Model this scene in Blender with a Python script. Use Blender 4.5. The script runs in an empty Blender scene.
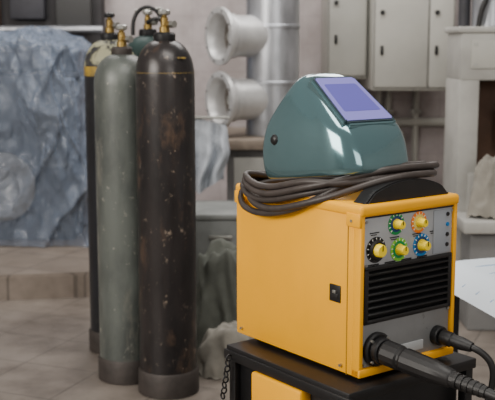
import bpy, bmesh, math, random
from mathutils import Vector, Matrix, noise, Euler
random.seed(3)
S=bpy.context.scene
def lin(c):
    return tuple(((v/255)/12.92 if v/255<=.04045 else ((v/255+.055)/1.055)**2.4) for v in c)+(1,)
def M(name,c,rough=.5,metal=0,var=.0,scale=8,bump=0,c2=None,coat=0,stretch=(1,1,1),alpha=1,bscale=None,lo=.4,hi=.65,spec=.5):
    m=bpy.data.materials.new(name);m.use_nodes=True
    n=m.node_tree.nodes;l=m.node_tree.links;b=n['Principled BSDF']
    b.inputs['Base Color'].default_value=lin(c);b.inputs['Roughness'].default_value=rough
    b.inputs['Metallic'].default_value=metal;b.inputs['Coat Weight'].default_value=coat
    b.inputs['Alpha'].default_value=alpha;b.inputs['Specular IOR Level'].default_value=spec
    if var or c2 or bump:
        tc=n.new('ShaderNodeTexCoord');mp=n.new('ShaderNodeMapping');mp.inputs['Scale'].default_value=stretch
        l.new(tc.outputs['Object'],mp.inputs[0])
        nt=n.new('ShaderNodeTexNoise');nt.inputs['Scale'].default_value=scale;nt.inputs['Detail'].default_value=6
        nt.inputs['Roughness'].default_value=.62
        l.new(mp.outputs[0],nt.inputs[0])
        if var or c2:
            r=n.new('ShaderNodeValToRGB');r.color_ramp.elements[0].position=lo;r.color_ramp.elements[1].position=hi
            k=1-var;r.color_ramp.elements[0].color=lin(c)
            r.color_ramp.elements[1].color=lin(c2) if c2 else tuple(x*k for x in lin(c)[:3])+(1,)
            l.new(nt.outputs[0],r.inputs[0]);l.new(r.outputs[0],b.inputs['Base Color'])
        if bump:
            n2=nt
            if bscale:
                n2=n.new('ShaderNodeTexNoise');n2.inputs['Scale'].default_value=bscale;n2.inputs['Detail'].default_value=4;l.new(mp.outputs[0],n2.inputs[0])
            bm=n.new('ShaderNodeBump');bm.inputs['Strength'].default_value=bump;bm.inputs['Distance'].default_value=.02
            l.new(n2.outputs[0],bm.inputs['Height']);l.new(bm.outputs[0],b.inputs['Normal'])
    return m
def scratch(m,col,scale=26,lo=.66,hi=.70,stretch=(1,1,.3),amt=.8):
    """chips / scratches showing bare primer over paint"""
    n=m.node_tree.nodes;l=m.node_tree.links;b=n['Principled BSDF']
    tc=n.new('ShaderNodeTexCoord');mp=n.new('ShaderNodeMapping');mp.inputs['Scale'].default_value=stretch
    l.new(tc.outputs['Object'],mp.inputs[0]);nt=n.new('ShaderNodeTexNoise');nt.inputs['Scale'].default_value=scale;nt.inputs['Detail'].default_value=10;nt.inputs['Roughness'].default_value=.75
    l.new(mp.outputs[0],nt.inputs[0])
    r=n.new('ShaderNodeMapRange');r.inputs[1].default_value=lo;r.inputs[2].default_value=hi;r.inputs[4].default_value=amt;l.new(nt.outputs[0],r.inputs[0])
    mx=n.new('ShaderNodeMixRGB');src=b.inputs['Base Color']
    if src.is_linked:
        l.new(src.links[0].from_socket,mx.inputs[1])
    else: mx.inputs[1].default_value=src.default_value
    mx.inputs[2].default_value=lin(col);l.new(r.outputs[0],mx.inputs[0]);l.new(mx.outputs[0],src)
    return m
def tile_mat(name,c1,c2,mortar,size,rough=.5,rot=0,vert=False,ms=.012,stain=.75,lo=(.55,.53,.5,1)):
    m=bpy.data.materials.new(name);m.use_nodes=True
    n=m.node_tree.nodes;l=m.node_tree.links;b=n['Principled BSDF']
    tc=n.new('ShaderNodeTexCoord');mp=n.new('ShaderNodeMapping')
    mp.inputs['Rotation'].default_value=(math.radians(90) if vert else 0,0,rot)
    l.new(tc.outputs['Object'],mp.inputs[0])
    br=n.new('ShaderNodeTexBrick');br.offset=0;br.inputs['Scale'].default_value=1
    br.inputs['Brick Width'].default_value=size;br.inputs['Row Height'].default_value=size
    br.inputs['Mortar Size'].default_value=ms*size/.3*.5;br.inputs['Mortar Smooth'].default_value=.3
    br.inputs['Color1'].default_value=lin(c1);br.inputs['Color2'].default_value=lin(c2);br.inputs['Mortar'].default_value=lin(mortar)
    l.new(mp.outputs[0],br.inputs[0])
    nt=n.new('ShaderNodeTexNoise');nt.inputs['Scale'].default_value=2.6;nt.inputs['Detail'].default_value=10;nt.inputs['Roughness'].default_value=.65;l.new(tc.outputs['Object'],nt.inputs[0])
    r=n.new('ShaderNodeValToRGB');r.color_ramp.elements[0].position=.36;r.color_ramp.elements[1].position=.66
    r.color_ramp.elements[0].color=lo;r.color_ramp.elements[1].color=(1.05,1.05,1.05,1);l.new(nt.outputs[0],r.inputs[0])
    mx=n.new('ShaderNodeMixRGB');mx.blend_type='MULTIPLY';mx.inputs[0].default_value=stain
    l.new(br.outputs[0],mx.inputs[1]);l.new(r.outputs[0],mx.inputs[2]);l.new(mx.outputs[0],b.inputs['Base Color'])
    rr=n.new('ShaderNodeMapRange');rr.inputs[3].default_value=rough-.15;rr.inputs[4].default_value=rough+.2
    l.new(nt.outputs[0],rr.inputs[0]);l.new(rr.outputs[0],b.inputs['Roughness'])
    bm=n.new('ShaderNodeBump');bm.inputs['Strength'].default_value=.25;bm.inputs['Distance'].default_value=.01;bm.invert=True
    l.new(br.outputs['Fac'],bm.inputs['Height']);l.new(bm.outputs[0],b.inputs['Normal'])
    return m
def fin(name,me,mat,parent=None,smooth=False):
    o=bpy.data.objects.new(name,me);S.collection.objects.link(o)
    if mat: 
        if not me.materials: me.materials.append(mat)
    if parent: o.parent=parent
    if smooth:
        for p in me.polygons:p.use_smooth=True
    return o
def empty(name,loc=(0,0,0),rz=0):
    e=bpy.data.objects.new(name,None);S.collection.objects.link(e);e.location=loc;e.rotation_euler=(0,0,rz);e.empty_display_size=.1;return e
def auto(o,ang=35):
    for p in o.data.polygons:p.use_smooth=True
    try:o.data.set_sharp_from_angle(angle=math.radians(ang))
    except Exception:pass
def box(name,lo,hi,mat,parent=None,bev=.004,rot=None,seg=2):
    """lo/hi corners; rot euler about centre"""
    c=[(a+b)/2 for a,b in zip(lo,hi)];s=[abs(b-a) for a,b in zip(lo,hi)]
    bm=bmesh.new();bmesh.ops.create_cube(bm,size=1)
    for v in bm.verts:v.co=Vector((v.co.x*s[0],v.co.y*s[1],v.co.z*s[2]))
    if bev>0:bmesh.ops.bevel(bm,geom=bm.edges[:],offset=min(bev,min(s)*.45),segments=seg,affect='EDGES',profile=.5)
    if rot:bmesh.ops.rotate(bm,verts=bm.verts,cent=(0,0,0),matrix=Euler(rot).to_matrix())
    bmesh.ops.translate(bm,verts=bm.verts,vec=c)
    me=bpy.data.meshes.new(name);bm.to_mesh(me);bm.free()
    o=fin(name,me,mat,parent);auto(o);return o
def lathe(name,prof,mat,parent=None,loc=(0,0,0),axis=(0,0,1),seg=40,ang=35):
    q=Vector((0,0,1)).rotation_difference(Vector(axis).normalized())
    vs=[];fs=[];n=len(prof)
    for (r,z) in prof:
        for i in range(seg):
            a=2*math.pi*i/seg;vs.append(q@Vector((max(r,1e-4)*math.cos(a),max(r,1e-4)*math.sin(a),z))+Vector(loc))
    for j in range(n-1):
        for i in range(seg):
            k=(i+1)%seg;fs.append((j*seg+i,j*seg+k,(j+1)*seg+k,(j+1)*seg+i))
    if prof[0]!=prof[-1]:
        fs.append(tuple(reversed(range(seg))));fs.append(tuple((n-1)*seg+i for i in range(seg)))
    me=bpy.data.meshes.new(name);me.from_pydata(vs,[],fs)
    bm=bmesh.new();bm.from_mesh(me);bmesh.ops.recalc_face_normals(bm,faces=bm.faces);bm.to_mesh(me);bm.free()
    o=fin(name,me,mat,parent);auto(o,ang);return o
def cyl(name,p1,p2,r1,mat,parent=None,r2=None,seg=24,bev=0):
    p1=Vector(p1);p2=Vector(p2);L=(p2-p1).length;r2=r1 if r2 is None else r2
    if bev:pr=[(r1-bev,0),(r1,bev),(r2,L-bev),(r2-bev,L)]
    else:pr=[(r1,0),(r2,L)]
    return lathe(name,pr,mat,parent,p1,(p2-p1),seg)
def tube(name,pts,r,mat,parent=None,cyc=False,res=10,radii=None):
    cu=bpy.data.curves.new(name,'CURVE');cu.dimensions='3D';sp=cu.splines.new('NURBS');sp.points.add(len(pts)-1)
    for i,p in enumerate(pts):
        sp.points[i].co=(*p,1)
        if radii:sp.points[i].radius=radii[i]
    sp.order_u=4 if len(pts)>3 else len(pts);sp.use_cyclic_u=cyc;sp.use_endpoint_u=not cyc;sp.resolution_u=res
    cu.bevel_depth=r;cu.bevel_resolution=4;cu.use_fill_caps=True
    t=bpy.data.objects.new('tmp',cu);S.collection.objects.link(t)
    dg=bpy.context.evaluated_depsgraph_get();me=bpy.data.meshes.new_from_object(t.evaluated_get(dg))
    bpy.data.objects.remove(t);me.name=name;me.materials.clear()
    return fin(name,me,mat,parent,True)
def prism(name,poly,mat,parent=None,y0=0,y1=1,bev=.004):
    """poly in x-z, extruded along y"""
    bm=bmesh.new();a=[bm.verts.new((x,y0,z)) for x,z in poly];b=[bm.verts.new((x,y1,z)) for x,z in poly]
    bm.faces.new(a);bm.faces.new(b[::-1]);n=len(poly)
    for i in range(n):bm.faces.new((a[i],b[i],b[(i+1)%n],a[(i+1)%n]))
    bmesh.ops.recalc_face_normals(bm,faces=bm.faces)
    if bev:bmesh.ops.bevel(bm,geom=bm.edges[:],offset=bev,segments=2,affect='EDGES')
    me=bpy.data.meshes.new(name);bm.to_mesh(me);bm.free();o=fin(name,me,mat,parent);auto(o,40);return o

# ---------------- materials
yel=scratch(M('yellow_paint',(245,172,0),.42,0,.08,4,.02,lo=.45,hi=.8,spec=.3),(110,80,30),30,.69,.72,(1,1,1),.6)
yel2=M('yellow_plastic',(255,222,0),.4)
blk=M('black_plastic',(18,18,20),.42,0,.2,12,.03)
blkm=scratch(M('black_painted_steel',(24,24,26),.42,.2,.3,10,.05),(110,108,105),22,.66,.72,(1,1,1),.5)
rub=M('rubber_cable',(60,53,50),.48,0,.3,30,.05)
rubd=M('rubber_black',(20,19,20),.5,0,.2,30,.05)
grp=scratch(M('grey_panel',(170,173,177),.42,.25,.12,6),(110,110,110),14,.62,.7,(1,1,1),.4)
grl=scratch(M('grey_lower_panel',(128,129,130),.5,.2,.15,6),(60,58,55),14,.6,.68,(1,1,1),.6)
wht=M('white_print',(230,230,225),.5)
grn=M('green_print',(0,135,70),.5);org=M('orange_print',(240,125,0),.5);blu=M('blue_print',(0,115,180),.5)
steel=M('galvanised_steel',(186,189,195),.34,.75,.35,9,.05,stretch=(1,1,.4))
nozm=M('nozzle_steel',(200,200,200),.42,.4,.2,7)
steeli=M('duct_inside',(110,102,95),.6,.4,.4,7)
brass=M('brass',(150,125,70),.4,.8,.3,30)
chrome=M('worn_chrome',(170,170,165),.35,.85,.2,30)
cyd=scratch(scratch(M('cylinder_brown_black',(46,42,42),.32,.2,0,6,.14,c2=(24,23,25),stretch=(1,1,.35),bscale=18),(112,88,70),8,.54,.68,(1,1,.4),.5),(170,152,134),30,.60,.67,(1,1,.7),.75)
cyg=scratch(scratch(M('cylinder_grey_green',(92,97,93),.42,.1,0,5,.1,c2=(58,62,61),stretch=(1,1,.4),bscale=25),(138,135,124),7,.53,.68,(1,1,.3),.6),(182,178,166),28,.60,.67,(1,1,.7),.75)
cyk=scratch(M('cylinder_black',(36,38,44),.38,.2,0,5,.08,c2=(24,25,28),stretch=(1,1,.4)),(96,94,92),20,.62,.72,(1,1,.35),.5)
cyt=M('cylinder_teal',(45,68,66),.5,.1,.3,6,.08)
cyy=M('shoulder_yellow',(170,140,50),.55,.0,0,14,.05,c2=(90,80,55))
cyw=M('shoulder_white',(150,148,120),.55,0,0,22,c2=(44,44,46),lo=.48,hi=.56)
boot=M('rusty_boot',(66,60,57),.6,.3,.4,12,.15)
floor_m=tile_mat('floor_tiles',(138,129,121),(128,120,113),(108,101,95),.36,.38,rot=math.radians(22),stain=.95,lo=(.46,.44,.42,1),ms=.008)
step_m=tile_mat('step_tiles',(150,139,129),(138,128,119),(112,104,97),.36,.5,rot=math.radians(22),stain=.85,lo=(.5,.47,.44,1))
wall_m=tile_mat('wall_tiles',(182,173,173),(176,167,168),(164,155,155),.2,.45,vert=True,ms=.008)
wallside=M('wall_plaster',(180,175,172),.8,0,.15,3,.1)
cab=M('cabinet_paint',(174,173,166),.5,.0,.12,3)
cabd=M('cabinet_gap',(60,60,60),.7)
mach=M('machine_paint',(166,165,160),.5,0,.2,4)
brown=M('brown_inside',(92,66,50),.7,0,.4,6)
cw=M('cloth_white_blue',(168,174,182),.85,0,.2,10,.15)
cg=M('cloth_grey_green',(98,101,94),.9,0,.3,9,.2)
cl=M('cloth_light',(140,136,127),.9,0,.3,9,.2)
paper=M('paper_white',(215,226,236),.6)
dark=M('dark_machine',(58,58,64),.6,.1,.4,5)

# ---------------- room
box('floor',(-4,-1.5,-.1),(4,7.3,0),floor_m,bev=0)
box('wall_back',(-4,7.3,-.1),(4,7.45,3.2),wall_m,bev=0)
box('wall_left',(-4.15,-1.5,-.1),(-4,7.45,3.2),wallside,bev=0)
box('wall_right',(4,-1.5,-.1),(4.15,7.45,3.2),wallside,bev=0)
# raised tiled step
bm=bmesh.new()
pl=[(-4,4.95),(-.55,5.5),(-.55,7.3),(-4,7.3)]
a=[bm.verts.new((x,y,0)) for x,y in pl];b=[bm.verts.new((x,y,.14)) for x,y in pl]
bm.faces.new(b);bm.faces.new(a[::-1])
for i in range(4):bm.faces.new((a[i],a[(i+1)%4],b[(i+1)%4],b[i]))
bmesh.ops.recalc_face_normals(bm,faces=bm.faces);bmesh.ops.bevel(bm,geom=[e for e in bm.edges if all(v.co.z>.1 for v in e.verts)],offset=.01,segments=2,affect='EDGES')
me=bpy.data.meshes.new('tiled_step');bm.to_mesh(me);bm.free();fin('tiled_step',me,step_m)

# ---------------- gas cylinders
def gas(name,x,y,r,zs,ztop,body,shoulder,cap='valve',bootm=boot,band=None):
    e=empty(name,(x,y,0))
    pr=[(r*.9,.03),(r,.045),(r,zs)]
    H=ztop-zs
    for i in range(1,11):
        a=i/10*math.pi/2;pr.append((.026+(r-.026)*math.cos(a)**.95 if i<10 else .03,zs+H*math.sin(a)))
    k=3
    lathe('body',pr[:k]+[(r,zs)],body,e,seg=56)
    lathe('shoulder',[(r-.0005,zs-.02)]+pr[2:],shoulder,e,seg=56,ang=60)
    if band:lathe('band',[(r+.001,zs-.03),(r+.001,zs+.012),(r-.002,zs+.012),(r-.002,zs-.03),(r+.001,zs-.03)],band,e,seg=56)
    lathe('base_boot',[(r+.001,0),(r+.008,.004),(r+.008,.09),(r+.001,.1),(r-.01,.1),(r-.01,0),(r+.001,0)],bootm,e,seg=56)
    z=ztop
    lathe('neck_ring',[(.001,z-.01),(.040,z-.01),(.043,z),(.043,z+.022),(.037,z+.03),(.001,z+.03)],blkm if body!=cyg else boot,e,seg=28)
    lathe('valve_body',[(.001,z+.02),(.021,z+.02),(.020,z+.05),(.015,z+.055),(.015,z+.085),(.010,z+.09),(.010,z+.1),(.001,z+.1)],brass,e,seg=16)
    cyl('valve_outlet',(0,0,z+.06),(.035,-.03,z+.06),.012,brass,e,seg=16)
    cyl('outlet_cap',(.028,-.024,z+.06),(.042,-.036,z+.06),.016,chrome,e,seg=6)
    lathe('hand_wheel',[(.001,z+.095),(.018,z+.095),(.024,z+.1),(.024,z+.112),(.018,z+.117),(.001,z+.118)],blkm if cap=='valve' else chrome,e,seg=10)
    return e
A=gas('gas_cylinder',-.322,3.93,.116,1.275,1.415,cyd,cyd,cap='c')
box('stamp_plate',(.055,-.088,1.345),(.085,-.074,1.351),cyy,A,0,rot=(0,0,.6))
lathe('paint_ring',[(.1155,1.290),(.1125,1.301),(.1120,1.295),(.1155,1.290)],cyy,A,seg=56)
B=gas('gas_cylinder.001',-.510,4.10,.116,1.235,1.36,cyg,cyg,cap='c')
C=gas('gas_cylinder.002',-.612,4.50,.116,1.29,1.42,cyk,cyw,band=cyy)
D=gas('gas_cylinder.003',-.470,4.78,.116,1.31,1.44,cyk,cyt,cap='v')
tube('hose',[(0,-.02,1.5),(.05,-.05,1.53),(.09,-.03,1.5),(.08,.02,1.44),(.03,.06,1.40)],.010,rubd,D)
tube('carry_loop',[(-.07,0,1.44),(-.075,0,1.52),(-.03,0,1.575),(.03,0,1.575),(.075,0,1.52),(.07,0,1.44)],.010,blkm,D)
cyl('lever',(-.06,0,1.555),(.07,.0,1.565),.006,chrome,D)

# ---------------- welding machine (local frame)
W,L,H=.349,.517,.438
RZ=math.radians(36.95)
mc=empty('welding_machine',(.278,2.40,.572),RZ)
box('shell',(0,.02,.0),(W,L,H-.01),yel,mc,.006)
box('top_cover',(-.004,-.004,H-.03),(W+.004,L+.002,H),yel,mc,.01,seg=4)
box('frame_left',(0,0,.0),(.014,.03,H-.02),yel,mc,.004)
box('frame_right',(W-.014,0,0),(W,.03,H-.02),yel,mc,.004)
box('frame_bottom',(0,-.002,0),(W,.03,.022),yel,mc,.004)
box('cover_tab',(-.006,.0,H-.055),(.006,.05,H-.02),yel,mc,.003)
box('cover_tab_rear',(-.006,L-.05,H-.055),(.006,L,H-.02),yel,mc,.003)
box('rear_panel',(.012,L-.004,.02),(W-.012,L+.006,H-.04),blk,mc,.003)
box('side_seam',(-.0012,.045,.0),(.002,.0475,H-.055),M('seam',(150,105,10),.6),mc,0)
for i,(y,z) in enumerate([(.03,H-.04),(L-.03,H-.04),(.065,.02),(L-.03,.02)]):
    cyl('side_screw_%d'%i,(.0,y,z),(-.0075,y,z),.004,chrome,mc,seg=12)
# side latch
box('latch_bezel',(-.003,.07,.18),(.003,.112,.225),blk,mc,.003)
box('latch_slot',(-.005,.078,.19),(.0,.104,.203),rubd,mc,.001)
box('latch_tongue',(-.006,.086,.203),(.0,.098,.211),chrome,mc,.001)
# control panel
box('control_panel',(.014,.006,.275),(W-.014,.024,H-.028),grp,mc,.003)
box('panel_trim_top',(.014,.002,H-.034),(W-.014,.024,H-.028),blk,mc,.002)
box('lower_panel',(.014,.008,.02),(W-.014,.024,.14),grl,mc,.003)
box('vent_back',(.014,.014,.138),(W-.014,.024,.278),rubd,mc,.001)
box('vent_side_l',(.016,.0,.136),(.03,.02,.28),blk,mc,.003)
box('vent_side_r',(W-.03,.0,.136),(W-.016,.02,.28),blk,mc,.003)
box('vent_top',(.016,.0,.27),(W-.016,.02,.282),blk,mc,.003)
box('vent_bottom',(.016,.0,.134),(W-.016,.02,.146),blk,mc,.003)
for i in range(7):
    z=.160+i*.0172
    box('louver_%d'%i,(.028,-.001,z-.002),(W-.028,.017,z+.003),blk,mc,.0015,rot=(math.radians(32),0,0))
def knob(i,x,z,rr,ring,inner,rk=.0135):
    y=.006
    cyl('dial_%d'%i,(x,y+.002,z),(x,y-.0015,z),rr,ring,mc,seg=40)
    cyl('dial_inner_%d'%i,(x,y,z),(x,y-.0025,z),rr*.74,inner,mc,seg=40)
    for k in range(11):
        a=math.radians(-45+k*27);cx=x+math.cos(a)*rr*.86;cz=z+math.sin(a)*rr*.86
        box('tick_%d_%d'%(i,k),(cx-.0028,y-.0025,cz-.001),(cx+.0028,y-.001,cz+.001),wht,mc,0,rot=(0,-a,0))
    if ring is blk:
        lathe('knob_skirt_%d'%i,[(rr*.8,0),(rr*.8,.006),(rr*.66,.01),(.001,.01)],blk,mc,(x,y,z),(0,-1,0),seg=20)
    lathe('knob_body_%d'%i,[(rk,0),(rk,.004),(rk*.86,.008),(rk*.8,.022),(rk*.7,.025),(.001,.025)],yel2,mc,(x,y,z),(0,-1,0),seg=20)
    box('pointer_%d'%i,(x-.001,y-.0265,z),(x+.001,y-.0245,z+rk*.75),blk,mc,0)
cream=M('cream_print',(225,205,110),.5);ltg=M('light_green_print',(120,190,50),.5);dkb=M('dark_blue_print',(15,60,110),.5)
knob(0,.056,.322,.033,blk,blk,.020)
knob(1,.125,.380,.028,grn,dkb)
knob(2,.207,.376,.028,org,cream)
knob(3,.137,.313,.030,ltg,grn,.015)
knob(4,.218,.315,.030,blu,dkb,.0155)
def line(nm,x0,z0,x1,z1,m=None):
    box(nm,(min(x0,x1)-.0008,.0045,min(z0,z1)-.0008),(max(x0,x1)+.0008,.0065,max(z0,z1)+.0008),m or blk,mc,0)
for i,(x,z) in enumerate([(.035,.365),(.105,.346),(.185,.346),(.25,.346)]):
    line('legend_%d'%i,x,z,x+.030,z+.001)
    line('legend_b%d'%i,x+.004,z-.005,x+.022,z-.0045)
box('symbol_panel',(.262,.0035,.285),(.326,.0065,.40),M('symbol_grey',(150,156,164),.5),mc,.001)
for i in range(4):
    z=.388-i*.027
    line('symbol_h%d'%i,.272,z,.300,z+.0015,[dkb,blk,dkb,blk][i]);line('symbol_v%d'%i,.285,z-.008,.2865,z+.006,blk)
    cyl('panel_button_%d'%i,(.313,.006,z-.001),(.313,.001,z-.001),.0055,blu if i==1 else blk,mc,seg=14)
for i in range(4):box('label_%d'%i,(.03+i*.058,.004,.283),(.066+i*.058,.0065,.2865),blk,mc,0)
box('maker_label',(.125,.004,.035),(.235,.0085,.06),M('label_grey',(165,168,170),.5),mc,.001)
for i,(x,z) in enumerate([(.022,.395),(W-.020,.395),(.022,.285),(.022,.03),(W-.022,.03),(W-.022,.13)]):
    cyl('screw_%d'%i,(x,.008,z),(x,.003,z),.004,chrome,mc,seg=12)
hp=[(.02,H-.002)]
for i in range(0,13):
    t=i/12;x=.03+t*.295;hh=.050*min(1,(math.sin(math.pi*t))**.45)
    hp.append((x,H+.002+hh*(.85+.15*math.sin(math.pi*t))))
hp.append((W-.012,H-.002))
prism('handle_front',hp,blk,mc,.012,.062,.004)
for i,(x,y) in enumerate([(.05,.06),(W-.05,.06),(.05,L-.06),(W-.05,L-.06)]):
    cyl('foot_%d'%i,(x,y,-.012),(x,y,.002),.018,rubd,mc,seg=16)
cyl('torch_socket_flange',(.062,.01,.066),(.062,-.008,.066),.044,blkm,mc,seg=36,bev=.004)
cyl('torch_socket_ring',(.062,-.006,.066),(.062,-.028,.066),.034,blk,mc,seg=32,bev=.004)
for i in range(4):
    a=math.radians(45+90*i);cyl('flange_bolt_%d'%i,(.062+.038*math.cos(a),-.006,.066+.038*math.sin(a)),(.062+.038*math.cos(a),-.013,.066+.038*math.sin(a)),.004,chrome,mc,seg=8)
p0=Vector((.062,-.026,.066));dv=Vector((.12,-.99,-.10)).normalized()
lathe('torch_plug',[(.028,0),(.032,.006),(.032,.05),(.028,.055),(.028,.06),(.031,.066),(.029,.15),(.023,.2),(.020,.205),(.020,.215),(.017,.22),(.015,.3),(.001,.3)],rubd,mc,p0,dv,seg=14,ang=25)
for i in range(5):
    c=p0+dv*(.215+i*.016);lathe('strain_rib_%d'%i,[(.020-i*.0008,0),(.020-i*.0008,.008),(.01,.008),(.01,0),(.020-i*.0008,0)],rubd,mc,c,dv,seg=20)
pe=p0+dv*.29
tube('torch_cable',[pe,pe+dv*.06,pe+Vector((.03,-.13,-.03)),pe+Vector((.09,-.2,-.09)),pe+Vector((.2,-.24,-.2)),pe+Vector((.33,-.2,-.4)),pe+Vector((.42,-.1,-.58)),pe+Vector((.5,.05,-.592)),pe+Vector((.62,.2,-.592))],.0125,rubd,mc)
cyl('ground_socket',(.288,.012,.062),(.288,-.012,.062),.026,blkm,mc,seg=28,bev=.003)
q0=Vector((.288,-.01,.062));dq=Vector((.25,-.95,-.15)).normalized()
lathe('ground_plug',[(.018,0),(.02,.004),(.02,.03),(.017,.034),(.018,.06),(.013,.09),(.001,.09)],rubd,mc,q0,dq,seg=16)
qe=q0+dq*.08
tube('ground_cable',[qe,qe+dq*.03,qe+Vector((.03,-.055,-.03)),qe+Vector((.035,-.06,-.08)),qe+Vector((.02,-.05,-.16)),qe+Vector((-.02,-.02,-.3)),qe+Vector((.02,.0,-.5)),qe+Vector((.1,.1,-.6)),qe+Vector((.3,.3,-.60))],.009,rubd,mc)

# coiled cable on the machine
cc=empty('coiled_welding_cable',(.278,2.40,.572),RZ)
base=[(.325,.050,.492),(.18,.035,.500),(.09,.06,.490),(.02,.11,.462),(-.018,.19,.445),(-.024,.29,.415),(-.024,.38,.405),(-.022,.45,.43),(.01,.475,.452),(.10,.44,.448),(.22,.38,.448),(.32,.27,.450),(.340,.15,.475),(.338,.085,.488)]
offs=[(0,0,0),(.0,.0,.0175),(.02,.020,.002),(.02,-.016,-.0),(.022,.024,.019)]
for k,(a,b,c) in enumerate(offs):
    pts=[]
    for i,(x,y,z) in enumerate(base):
        over=max(0,1-abs(x+.02)/.06)
        j=.008
        zz=z+c*(1-over)+ (-.020*k+.040)*over
        xx=x+(-.006*(k%2)*over)- (a*.8 if x>.25 else -a*.3 if x>0 else 0)
        pts.append((xx+random.uniform(-j,j)*(1-over),y+b*.9+random.uniform(-j,j),zz+random.uniform(-.002,.002)))
    tube('coil_%d'%k,pts,.0092,rub,cc,cyc=True)

# ---------------- cart
ct=empty('welding_cart',(.278,2.40,0),RZ)
zt=.56
box('top_tray',(-.07,-.04,zt-.028),(W+.05,.47,zt),blkm,ct,.004)
box('tray_lip',(-.075,-.045,zt-.04),(-.06,.475,zt-.012),blkm,ct,.003)
box('drawer_body',(-.045,.0,zt-.24),(W+.02,.44,zt-.03),blkm,ct,.004)
box('drawer_panel',(-.082,.13,zt-.22),(-.04,.34,zt-.042),yel,ct,.008)
box('lower_shelf',(-.06,-.03,.14),(W+.04,.46,.165),blkm,ct,.004)
for i,(x,y) in enumerate([(-.05,-.02),(W+.03,-.02),(-.05,.45),(W+.03,.45)]):
    box('leg_%d'%i,(x-.014,y-.014,.10),(x+.014,y+.014,zt-.02),blkm,ct,.003)
    lathe('wheel_%d'%i,[(.001,-.014),(.04,-.014),(.052,-.018),(.06,-.01),(.06,.01),(.052,.018),(.04,.014),(.001,.014)],rubd,ct,(x,y,.06),(1,0,0),seg=28)
    box('fork_%d'%i,(x-.02,y-.012,.06),(x+.02,y+.012,.11),chrome,ct,.003)
def torus(name,c,R,r,mat,parent,rot,sx=1):
    vs=[];fs=[];a,b=18,8;rm=Euler(rot).to_matrix()
    for i in range(a):
        for j in range(b):
            t=2*math.pi*i/a;p=2*math.pi*j/b
            vs.append(rm@Vector(((R+r*math.cos(p))*math.cos(t)*sx,(R+r*math.cos(p))*math.sin(t),r*math.sin(p)))+Vector(c))
    for i in range(a):
        for j in range(b):
            fs.append((i*b+j,((i+1)%a)*b+j,((i+1)%a)*b+(j+1)%b,i*b+(j+1)%b))
    me=bpy.data.meshes.new(name);me.from_pydata(vs,[],fs);return fin(name,me,mat,parent,True)
for i in range(8):
    torus('chain_link_%d'%i,(-.082-.002*(i%2),.44+.004*i,zt-.03-.017*i),.0085,.0025,blkm,ct,(math.radians(90),0,math.radians(90*(i%2))))

# ---------------- welding mask
mk=empty('welding_mask',(.250,2.672,.010),0)
fd=Vector((.6,-.8,0));sd=Vector((.8,.6,0))
teal=bpy.data.materials.new('mask_teal');teal.use_nodes=True
b=teal.node_tree.nodes['Principled BSDF'];b.inputs['Base Color'].default_value=lin((100,134,140));b.inputs['Roughness'].default_value=.14;b.inputs['Coat Weight'].default_value=.9;b.inputs['Coat Roughness'].default_value=.04;b.inputs['Metallic'].default_value=.72
# (z, ff, fb, w, chamfer, tilt) - shell sections: steep chin, sloped visor face, rounded crown
lv=[(1.048,.178,-.150,.134,.075,.044),(1.058,.183,-.162,.138,.075,.042),(1.09,.178,-.172,.140,.075,.030),(1.125,.166,-.174,.139,.070,.018),(1.158,.149,-.168,.135,.062,.008),(1.180,.132,-.158,.130,.054,.0),
    (1.200,.106,-.148,.125,.048,0),(1.230,.064,-.130,.115,.042,0),(1.260,.022,-.112,.103,.038,0),(1.286,-.016,-.098,.089,.032,0),(1.301,-.040,-.088,.074,.024,0),(1.309,-.057,-.080,.054,.010,0)]
def sec(z,ff,fb,w,c,tilt):
    half=[];N=10
    c=min(c,(ff-fb)*.42)
    for i in range(N):
        t=i/(N-1);f=fb+(ff-c*1.6-fb)*t
        half.append((f,-(w)*(.88+.12*math.sin(math.pi*(.2+.65*t)))))
    w2=-half[-1][1]
    for i in range(1,7):
        a=i/6*math.pi/2
        half.append((ff-c*1.6+c*1.48*math.sin(a),-w2+c*.8*(1-math.cos(a))))
    s0=-half[-1][1]
    for k in (1,2,3):
        half.append((ff-c*.12+c*.12*math.sin(k/4*math.pi/2),-s0*(1-k/4)))
    half.append((ff,0))
    full=half+[(f,-s) for f,s in reversed(half[:-1])]
    return [fd*f+sd*s+Vector((0,0,z+tilt*((f-fb)/(ff-fb)-.55))) for f,s in full]
vs=[];fs=[]
for l_ in lv:vs+=sec(*l_)
n=len(vs)//len(lv)
for j in range(len(lv)-1):
    for i in range(n-1):fs.append((j*n+i,j*n+i+1,(j+1)*n+i+1,(j+1)*n+i))
top0=(len(lv)-1)*n
cen=len(vs);vs.append(fd*(-.070)+Vector((0,0,1.313)))
for i in range(n-1):fs.append((top0+i,top0+i+1,cen))
me=bpy.data.meshes.new('mask_shell');me.from_pydata(vs,[],fs)
shell=fin('mask_shell',me,teal,mk,True)
so=shell.modifiers.new('sol','SOLIDIFY');so.thickness=.004;so.offset=-1
sb=shell.modifiers.new('sub','SUBSURF');sb.levels=1;sb.render_levels=2
top=Vector(fd*(-.046)+Vector((0,0,1.305)));bot=Vector(fd*(.130)+Vector((0,0,1.178)))
up=(top-bot).normalized();nrm=up.cross(sd).normalized()
if nrm.z<0:nrm=-nrm
R=Matrix((sd,up,nrm)).transposed()
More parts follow.
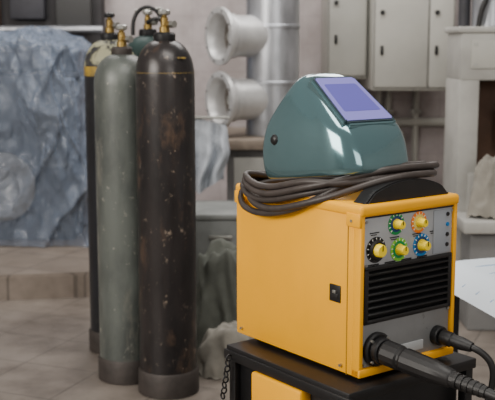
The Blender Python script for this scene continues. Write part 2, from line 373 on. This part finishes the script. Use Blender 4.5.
def wplate(name,cx,cy,wx0,wx1,hy,th,off,mat,bev,eb=0):
    bm=bmesh.new();bt=[];tp=[]
    for (x,y) in [(-wx0,-hy),(wx0,-hy),(wx1,hy),(-wx1,hy)]:
        bt.append(bm.verts.new((x+cx,y+cy,off)));tp.append(bm.verts.new((x+cx,y+cy,off+th)))
    bm.faces.new(tp);bm.faces.new(bt[::-1])
    for i in range(4):bm.faces.new((bt[i],bt[(i+1)%4],tp[(i+1)%4],tp[i]))
    ve=[e for e in bm.edges if abs(e.verts[0].co.z-e.verts[1].co.z)>th*.5]
    bmesh.ops.bevel(bm,geom=ve,offset=bev,segments=4,affect='EDGES')
    if eb:
        te=[e for e in bm.edges if all(v.co.z>off+th*.9 for v in e.verts)]
        bmesh.ops.bevel(bm,geom=te,offset=eb,segments=3,affect='EDGES')
    mid=(top+bot)/2
    for v in bm.verts:v.co=R@v.co+mid
    bmesh.ops.recalc_face_normals(bm,faces=bm.faces)
    me=bpy.data.meshes.new(name);bm.to_mesh(me);bm.free();o=fin(name,me,mat,mk);auto(o,30);return o
lens_m=bpy.data.materials.new('mask_lens');lens_m.use_nodes=True;nn=lens_m.node_tree;b=nn.nodes['Principled BSDF']
b.inputs['Roughness'].default_value=.10;b.inputs['Coat Weight'].default_value=.5
b.inputs['Base Color'].default_value=lin((128,124,200))
lens_d=M('mask_lens_dark',(92,88,172),.1,0,coat=.5)
wplate('window_frame',-.004,.0,.096,.080,.104,.020,-.015,teal,.014,.005)
wplate('window_bezel',-.004,.002,.087,.073,.093,.003,.0045,M('bezel',(50,64,72),.3,.3),.006)
wplate('window_lens',-.004,.002,.082,.068,.087,.002,.007,lens_m,.004)
wplate('filter_window',-.004,.006,.064,.056,.056,.001,.0086,lens_d,.003)
for sg in (-1,1):
    c=fd*(-.115)+sd*(sg*.127)+Vector((0,0,1.135))
    lathe('pivot_knob_%s'%('a' if sg<0 else 'b'),[(.015,0),(.015,.009),(.011,.014),(.006,.016),(.001,.016)],blk,mk,c,sd*sg,seg=20)
tube('headband',[fd*f+sd*s+Vector((0,0,1.10)) for f,s in [(-.10,-.11),(-.02,-.1),(.06,-.06),(.08,0),(.06,.06),(-.02,.1),(-.10,.11),(-.14,.06),(-.15,0),(-.14,-.06)]],.007,blk,mk,cyc=True)

# ---------------- ventilation duct with flanged nozzles
du=empty('ventilation_duct',(.150,6.05,0))
pz=[]
z=.86
while z<3.0:
    pz+=[(.160,z),(.160,z+.30),(.166,z+.305),(.166,z+.32),(.160,z+.325)];z+=.33
lathe('duct_pipe',pz,steel,du,seg=48)
ax=Vector((-.86,-.50,0)).normalized()
for i,zc in enumerate((1.445,1.075)):
    pr=[(.122,.0),(.122,.27),(.130,.275),(.130,.30),(.126,.305),(.130,.335),(.166,.345),(.168,.358),(.166,.370),(.134,.372),(.122,.355),(.112,.32),(.110,.0),(.122,0)]
    lathe('nozzle_%d'%i,pr,nozm,du,(0,0,zc),ax,seg=48)
    lathe('nozzle_damper_%d'%i,[(.111,.26),(.111,.266),(.001,.267),],steeli,du,(0,0,zc),ax,seg=40)
    cyl('damper_hub_%d'%i,ax*.26+Vector((0,0,zc)),ax*.30+Vector((0,0,zc)),.028,chrome,du)
    q=Vector((0,0,1)).rotation_difference(ax)
    for k in range(8):
        a=k*math.pi/4+.2;c=ax*.370+Vector((0,0,zc))+q@Vector((.150*math.cos(a),.150*math.sin(a),0))
        cyl('flange_hole_%d_%d'%(i,k),c,c+ax*.006,.006,cabd,du,seg=8)
cyl('duct_bracket',(.0,.15,1.9),(0,1.24,1.9),.02,steel,du)
wb=empty('work_bench',(0,0,0))
box('bench_top',(-.20,5.7,.80),(.62,6.6,.858),M('bench_wood',(128,116,104),.7,0,.3,8),wb,.006)
box('bench_body',(-.12,5.78,.0),(.56,6.55,.80),M('bench_dark',(96,94,94),.7,0,.3,5),wb,.01)
box('bench_drawer',(-.08,5.765,.5),(.2,5.79,.75),mach,wb,.006)

gb=empty('grey_metal_box',(0,0,0))
box('box_body',(-.30,5.1,.0),(.02,5.55,.50),M('box_grey',(118,121,119),.6,.1,.3,6,.05),gb,.012)
box('box_lid',(-.31,5.09,.50),(.03,5.56,.53),M('box_grey2',(134,137,135),.6,.1,.3,6),gb,.008)
box('box_handle',(-.2,5.075,.40),(-.08,5.10,.42),chrome,gb,.004)

# ---------------- draped cloths
def drape(name,cx,cy,z0,rx,ry,h,mat,folds=9,amp=.12,seed=0,topf=.35,parent=None):
    vs=[];fs=[];nu,nv=96,30
    for j in range(nv):
        t=j/(nv-1)
        for i in range(nu):
            a=2*math.pi*i/nu
            if t<topf: rr=(t/topf)**.7*.62; zz=h*(1-.10*(t/topf)**2)
            else:
                u=(t-topf)/(1-topf);rr=.62+.38*u**.8;zz=h*.9*(1-u)**1.1
            nz=noise.noise(Vector((math.cos(a)*1.3+seed,math.sin(a)*1.3,zz*3)))
            fold=math.sin(a*folds+nz*7+seed)*amp*min(1,t*1.3)*(.6+.8*abs(nz))
            rr*=1+fold+.22*nz+.10*noise.noise(Vector((a*2.5,zz*14,seed)))
            zz2=zz+h*.16*noise.noise(Vector((math.cos(a)*rr*3+seed,math.sin(a)*rr*3,seed)))
            vs.append((cx+rx*rr*math.cos(a),cy+ry*rr*math.sin(a),max(z0+.002,z0+zz2)))
    for j in range(nv-1):
        for i in range(nu):
            k=(i+1)%nu;fs.append((j*nu+i,(j+1)*nu+i,(j+1)*nu+k,j*nu+k))
    me=bpy.data.meshes.new(name);me.from_pydata(vs,[],fs)
    return fin(name,me,mat,parent,True)
drape('work_apron_cloth',-.11,4.58,0,.17,.17,.46,cg,7,.14,2)
drape('rag_pile',-.08,4.16,0,.15,.12,.20,cl,6,.15,5)
hang=empty('hanging_cloth')
vs=[];fs=[];nu,nv=40,30
for j in range(nv):
    for i in range(nu):
        u=i/(nu-1);t=j/(nv-1)
        x=-.33+u*.21+.015*math.sin(t*4)+.02*noise.noise(Vector((u*3,t*3,1)));zz=1.0-t*(.36+.05*math.sin(u*5))-.05*u
        y=5.62-.03*math.sin(u*15+3*t)*(0.3+t)-.05*math.sin(t*2)+.03*noise.noise(Vector((u*4,t*4,5)))
        vs.append((x,y,zz))
for j in range(nv-1):
    for i in range(nu-1):
        fs.append((j*nu+i,j*nu+i+1,(j+1)*nu+i+1,(j+1)*nu+i))
me=bpy.data.meshes.new('hang');me.from_pydata(vs,[],fs);fin('cloth_sheet',me,cw,hang,True)
box('cloth_rail',(-.40,5.60,.985),(-.1,5.63,1.0),chrome,hang,.004)
box('rail_post',(-.40,5.60,.0),(-.375,5.63,.99),chrome,hang,.004)

# ---------------- plastic covered machine
pm=empty('plastic_covered_machine',(0,0,0))
box('machine_body',(-2.3,6.35,.14),(-1.10,6.75,1.22),M('covered_body',(62,66,74),.6,0,.4,4),pm,.05)
box('machine_head',(-2.1,6.4,1.22),(-1.3,6.7,1.38),dark,pm,.04)
lathe('machine_disc',[(.001,0),(.2,0),(.22,.02),(.22,.05),(.13,.05),(.12,.03),(.001,.03)],M('disc_grey',(130,126,120),.6),pm,(-1.57,6.345,.50),(0,-1,0),seg=40)
box('machine_panel',(-1.35,6.33,.62),(-1.15,6.36,1.0),cabd,pm,.01)
tp=bpy.data.materials.new('plastic_sheet');tp.use_nodes=True;nt=tp.node_tree;n=nt.nodes;l=nt.links;b=n['Principled BSDF']
b.inputs['Roughness'].default_value=.15;b.inputs['Base Color'].default_value=lin((132,146,168));b.inputs['Specular IOR Level'].default_value=1.0
lw=n.new('ShaderNodeLayerWeight');lw.inputs['Blend'].default_value=.4
mr=n.new('ShaderNodeMapRange');mr.inputs[3].default_value=.44;mr.inputs[4].default_value=.98;l.new(lw.outputs['Facing'],mr.inputs[0]);l.new(mr.outputs[0],b.inputs['Alpha'])
tc=n.new('ShaderNodeTexCoord');no=n.new('ShaderNodeTexNoise');no.inputs['Scale'].default_value=4.5;no.inputs['Detail'].default_value=4;no.inputs['Distortion'].default_value=1.0
mp=n.new('ShaderNodeMapping');mp.inputs['Scale'].default_value=(2.8,2.8,1.1);mp.inputs['Rotation'].default_value=(0,.5,0)
l.new(tc.outputs['Object'],mp.inputs[0]);l.new(mp.outputs[0],no.inputs[0])
bp=n.new('ShaderNodeBump');bp.inputs['Strength'].default_value=1.0;bp.inputs['Distance'].default_value=.07
l.new(no.outputs[0],bp.inputs['Height']);l.new(bp.outputs[0],b.inputs['Normal'])
vs=[];fs=[];nu,nv=420,120
x0,x1,y0,y1=-2.42,-.98,6.14,6.90
cx,cy=(x0+x1)/2,(y0+y1)/2;hx,hy=(x1-x0)/2,(y1-y0)/2
def ridge(v):return 1-min(1,abs(noise.noise(v))*2.6)
for j in range(nv):
    t=j/(nv-1)
    for i in range(nu):
        a=2*math.pi*i/nu
        ca,sa=math.cos(a),math.sin(a);e=.28
        ux=math.copysign(abs(ca)**e,ca);uy=math.copysign(abs(sa)**e,sa)
        if t<.3: k=(t/.3);zz=1.47-.10*k**3+.03*math.sin(3*ux*k)
        else: u=(t-.3)/.7;k=1+.03*math.sin(u*3);zz=1.37*(1-u)+.142*u
        k2=k*(.94 if t<.35 else .94+.06*(t-.35)/.65)
        X=cx+hx*ux*k2;Y=cy+hy*uy*k2
        sx=X+.45*zz
        r1=ridge(Vector((sx*3.0,Y*2,zz*.5+3)));r2=ridge(Vector((X*3.5-zz*1.8,Y*2.2,zz*1.2+9)));r3=ridge(Vector((X*8+zz*3,Y*7,zz*1.6)))
        d=(.065*r1**2+.055*r2**3+.022*r3**3-.05)*min(1,t*3)
        v=Vector((ux,uy,0)).normalized()
        vs.append((X+v.x*d,Y+v.y*d,max(.145,zz+(.04*r1**2+.02*r3-.03 if t<.4 else 0))))
for j in range(nv-1):
    for i in range(nu):
        k=(i+1)%nu;fs.append((j*nu+i,(j+1)*nu+i,(j+1)*nu+k,j*nu+k))
me=bpy.data.meshes.new('plastic_sheet');me.from_pydata(vs,[],fs);fin('plastic_sheet',me,tp,pm,True)
# dark equipment above/behind
eq=empty('wall_equipment_rack')
box('rack_panel',(-2.8,7.1,1.2),(-1.02,7.29,2.3),M('rack_dark',(56,54,56),.7,0,.4,4),eq,.01)
for i in range(5):
    box('rack_unit_%d'%i,(-2.6+i*.32,7.0,1.52+.05*(i%2)),(-2.36+i*.32,7.11,1.85-.04*(i%3)),[dark,mach,brown,dark,cabd][i],eq,.01)
cyl('rack_pipe',(-2.8,7.0,1.50),(-1.0,7.0,1.50),.025,steel,eq)

# ---------------- electrical cabinets
def cabinet(name,x0,x1,y,z0,z1,seam=None):
    e=empty(name)
    box('carcass',(x0,y,z0),(x1,7.295,z1),cab,e,.006)
    doors=[(x0+.012,x1-.012)] if seam is None else [(x0+.012,seam-.004),(seam+.004,x1-.012)]
    box('door_gap',(x0+.008,y-.006,z0+.015),(x1-.008,y+.01,z1-.015),cabd,e,.001)
    for i,(a,b) in enumerate(doors):
        box('door_%d'%i,(a,y-.022,z0+.02),(b,y-.004,z1-.02),cab,e,.006)
        box('latch_%d'%i,(a+.035,y-.035,z0+.23),(a+.055,y-.02,z0+.29),blkm,e,.004)
        cyl('lock_%d'%i,(a+.045,y-.02,z0+.5),(a+.045,y-.035,z0+.5),.016,blkm,e)
    return e
cabinet('electrical_cabinet',.53,.80,6.75,1.17,2.1)
cabinet('electrical_cabinet.001',.81,1.34,6.55,1.10,2.1,1.17)
pp=empty('conduit_pipes')
for i,x in enumerate((.95,1.02,1.22)):
    cyl('conduit_%d'%i,(x,7.26,0),(x,7.26,1.09),.022,cab,pp)
    box('conduit_clip_%d'%i,(x-.035,7.23,.9),(x+.035,7.295,.93),chrome,pp,.003)
cyl('conduit_h',(.9,7.255,.84),(2.2,7.255,.84),.03,cab,pp)
box('junction_box',(.90,7.16,.55),(1.12,7.295,.78),cab,pp,.01)

# ---------------- grey machine at right
gm=empty('grey_lathe_machine')
mx0=1.055;yb=5.35
box('column_left',(mx0,5.0,0),(mx0+.10,yb,1.225),mach,gm,.008)
box('top_housing',(mx0,4.995,1.22),(2.2,yb,1.46),mach,gm,.012)
box('top_ledge',(mx0-.015,4.98,1.455),(2.22,yb+.01,1.485),mach,gm,.008)
box('back_wall',(mx0+.08,5.25,.7),(2.2,yb-.01,1.24),brown,gm,.005)
box('bed',(mx0+.05,4.98,0),(2.2,yb-.01,.76),mach,gm,.015)
box('bed_door_gap',(mx0+.12,4.972,.60),(1.75,4.985,.74),cabd,gm,.002)
box('bed_door',(mx0+.126,4.965,.606),(1.744,4.98,.734),mach,gm,.004)
box('bed_tray',(mx0-.02,4.7,.50),(2.2,5.05,.56),mach,gm,.01)
box('bed_base',(mx0+.03,4.78,0),(2.2,5.0,.50),M('mach_d',(120,120,120),.6,0,.2,4),gm,.01)
box('housing_plate',(mx0+.05,4.985,1.28),(1.6,5.0,1.42),cab,gm,.004)
for i,(x,z) in enumerate([(mx0+.07,1.3),(mx0+.07,1.4)]):cyl('plate_screw_%d'%i,(x,4.99,z),(x,4.978,z),.008,chrome,gm,seg=8)
cyl('spindle',(1.28,5.12,.98),(1.6,5.12,.98),.1,brown,gm)
cyl('top_motor',(1.24,5.2,1.48),(1.24,5.2,1.72),.09,steel,gm,bev=.01)
cyl('top_post',(1.12,5.25,1.48),(1.12,5.25,2.2),.03,dark,gm)
tube('top_hose',[(1.16,5.1,1.48),(1.17,5.08,1.6),(1.22,5.08,1.68),(1.3,5.1,1.6),(1.4,5.1,1.52),(1.5,5.1,1.49)],.014,rubd,gm)
drape('machine_cloth',1.22,4.85,.56,.14,.10,.30,cl,6,.12,4,parent=gm)
# small table with paper sheet
tb=empty('side_table',(.98,3.35,0),math.radians(20))
box('table_top',(-.17,-.25,.575),(.5,.3,.6),steel,tb,.004)
for i,(x,y) in enumerate([(-.14,-.22),(.47,-.22),(-.14,.27),(.47,.27)]):
    box('table_leg_%d'%i,(x-.015,y-.015,0),(x+.015,y+.015,.575),blkm,tb,.003)
sh=empty('drawing_sheet',(.98,3.35,0),math.radians(20))
vs=[];fs=[];nu,nv=24,16
def shp(u,v,dz=0):
    x=-.29+u*.6;y=-.22+v*.42
    zz=.606+.003*math.sin(u*5)
    if x<-.18: zz-= (abs(x+.18)**1.5)*1.6
    return (x,y,zz+.03*v+dz)
for j in range(nv):
    for i in range(nu):vs.append(shp(i/(nu-1),j/(nv-1)))
for j in range(nv-1):
    for i in range(nu-1):fs.append((j*nu+i,j*nu+i+1,(j+1)*nu+i+1,(j+1)*nu+i))
me=bpy.data.meshes.new('sheet');me.from_pydata(vs,[],fs);fin('sheet',me,paper,sh,True)
for k in range(4):
    tube('printed_line_%d'%k,[shp(.05+.9*t/8,.2+.2*k,.001) for t in range(9)],.0012,blu,sh)

# ---------------- lights
w=bpy.data.worlds.new('World');S.world=w;w.use_nodes=True
bg=w.node_tree.nodes['Background'];bg.inputs[0].default_value=(1,.95,.89,1);bg.inputs[1].default_value=.27
def area(name,loc,tgt,size,power,col=(1,1,1),sy=None):
    ld=bpy.data.lights.new(name,'AREA');ld.energy=power;ld.color=col;ld.shape='RECTANGLE';ld.size=size;ld.size_y=sy or size
    o=bpy.data.objects.new(name,ld);S.collection.objects.link(o);o.location=loc
    o.rotation_euler=(Vector(tgt)-Vector(loc)).to_track_quat('-Z','Y').to_euler();return o
area('window_light',(-3.4,.6,2.5),(0,3.5,.8),2.6,235,(1,.94,.86),1.6)
area('window_light.001',(2.0,-1.2,2.4),(.4,3.2,.8),2.6,62,(1,.96,.90),1.6)
area('ceiling_lamp_near',(.3,2.2,3.4),(.3,2.8,.5),1.8,66,(1,.96,.90),1.0)
area('ceiling_lamp_back',(0,5.6,3.3),(0,5.8,0),3.0,108,(1,.96,.92),1.2)

# ---------------- camera
cd=bpy.data.cameras.new('camera');cam=bpy.data.objects.new('camera',cd);S.collection.objects.link(cam)
cam.location=(0,0,1.4);cam.rotation_euler=(math.radians(90-8.87),0,0)
cd.sensor_width=36;cd.lens=72.7;cd.dof.use_dof=True;cd.dof.focus_distance=2.62;cd.dof.aperture_fstop=5.0
S.camera=cam
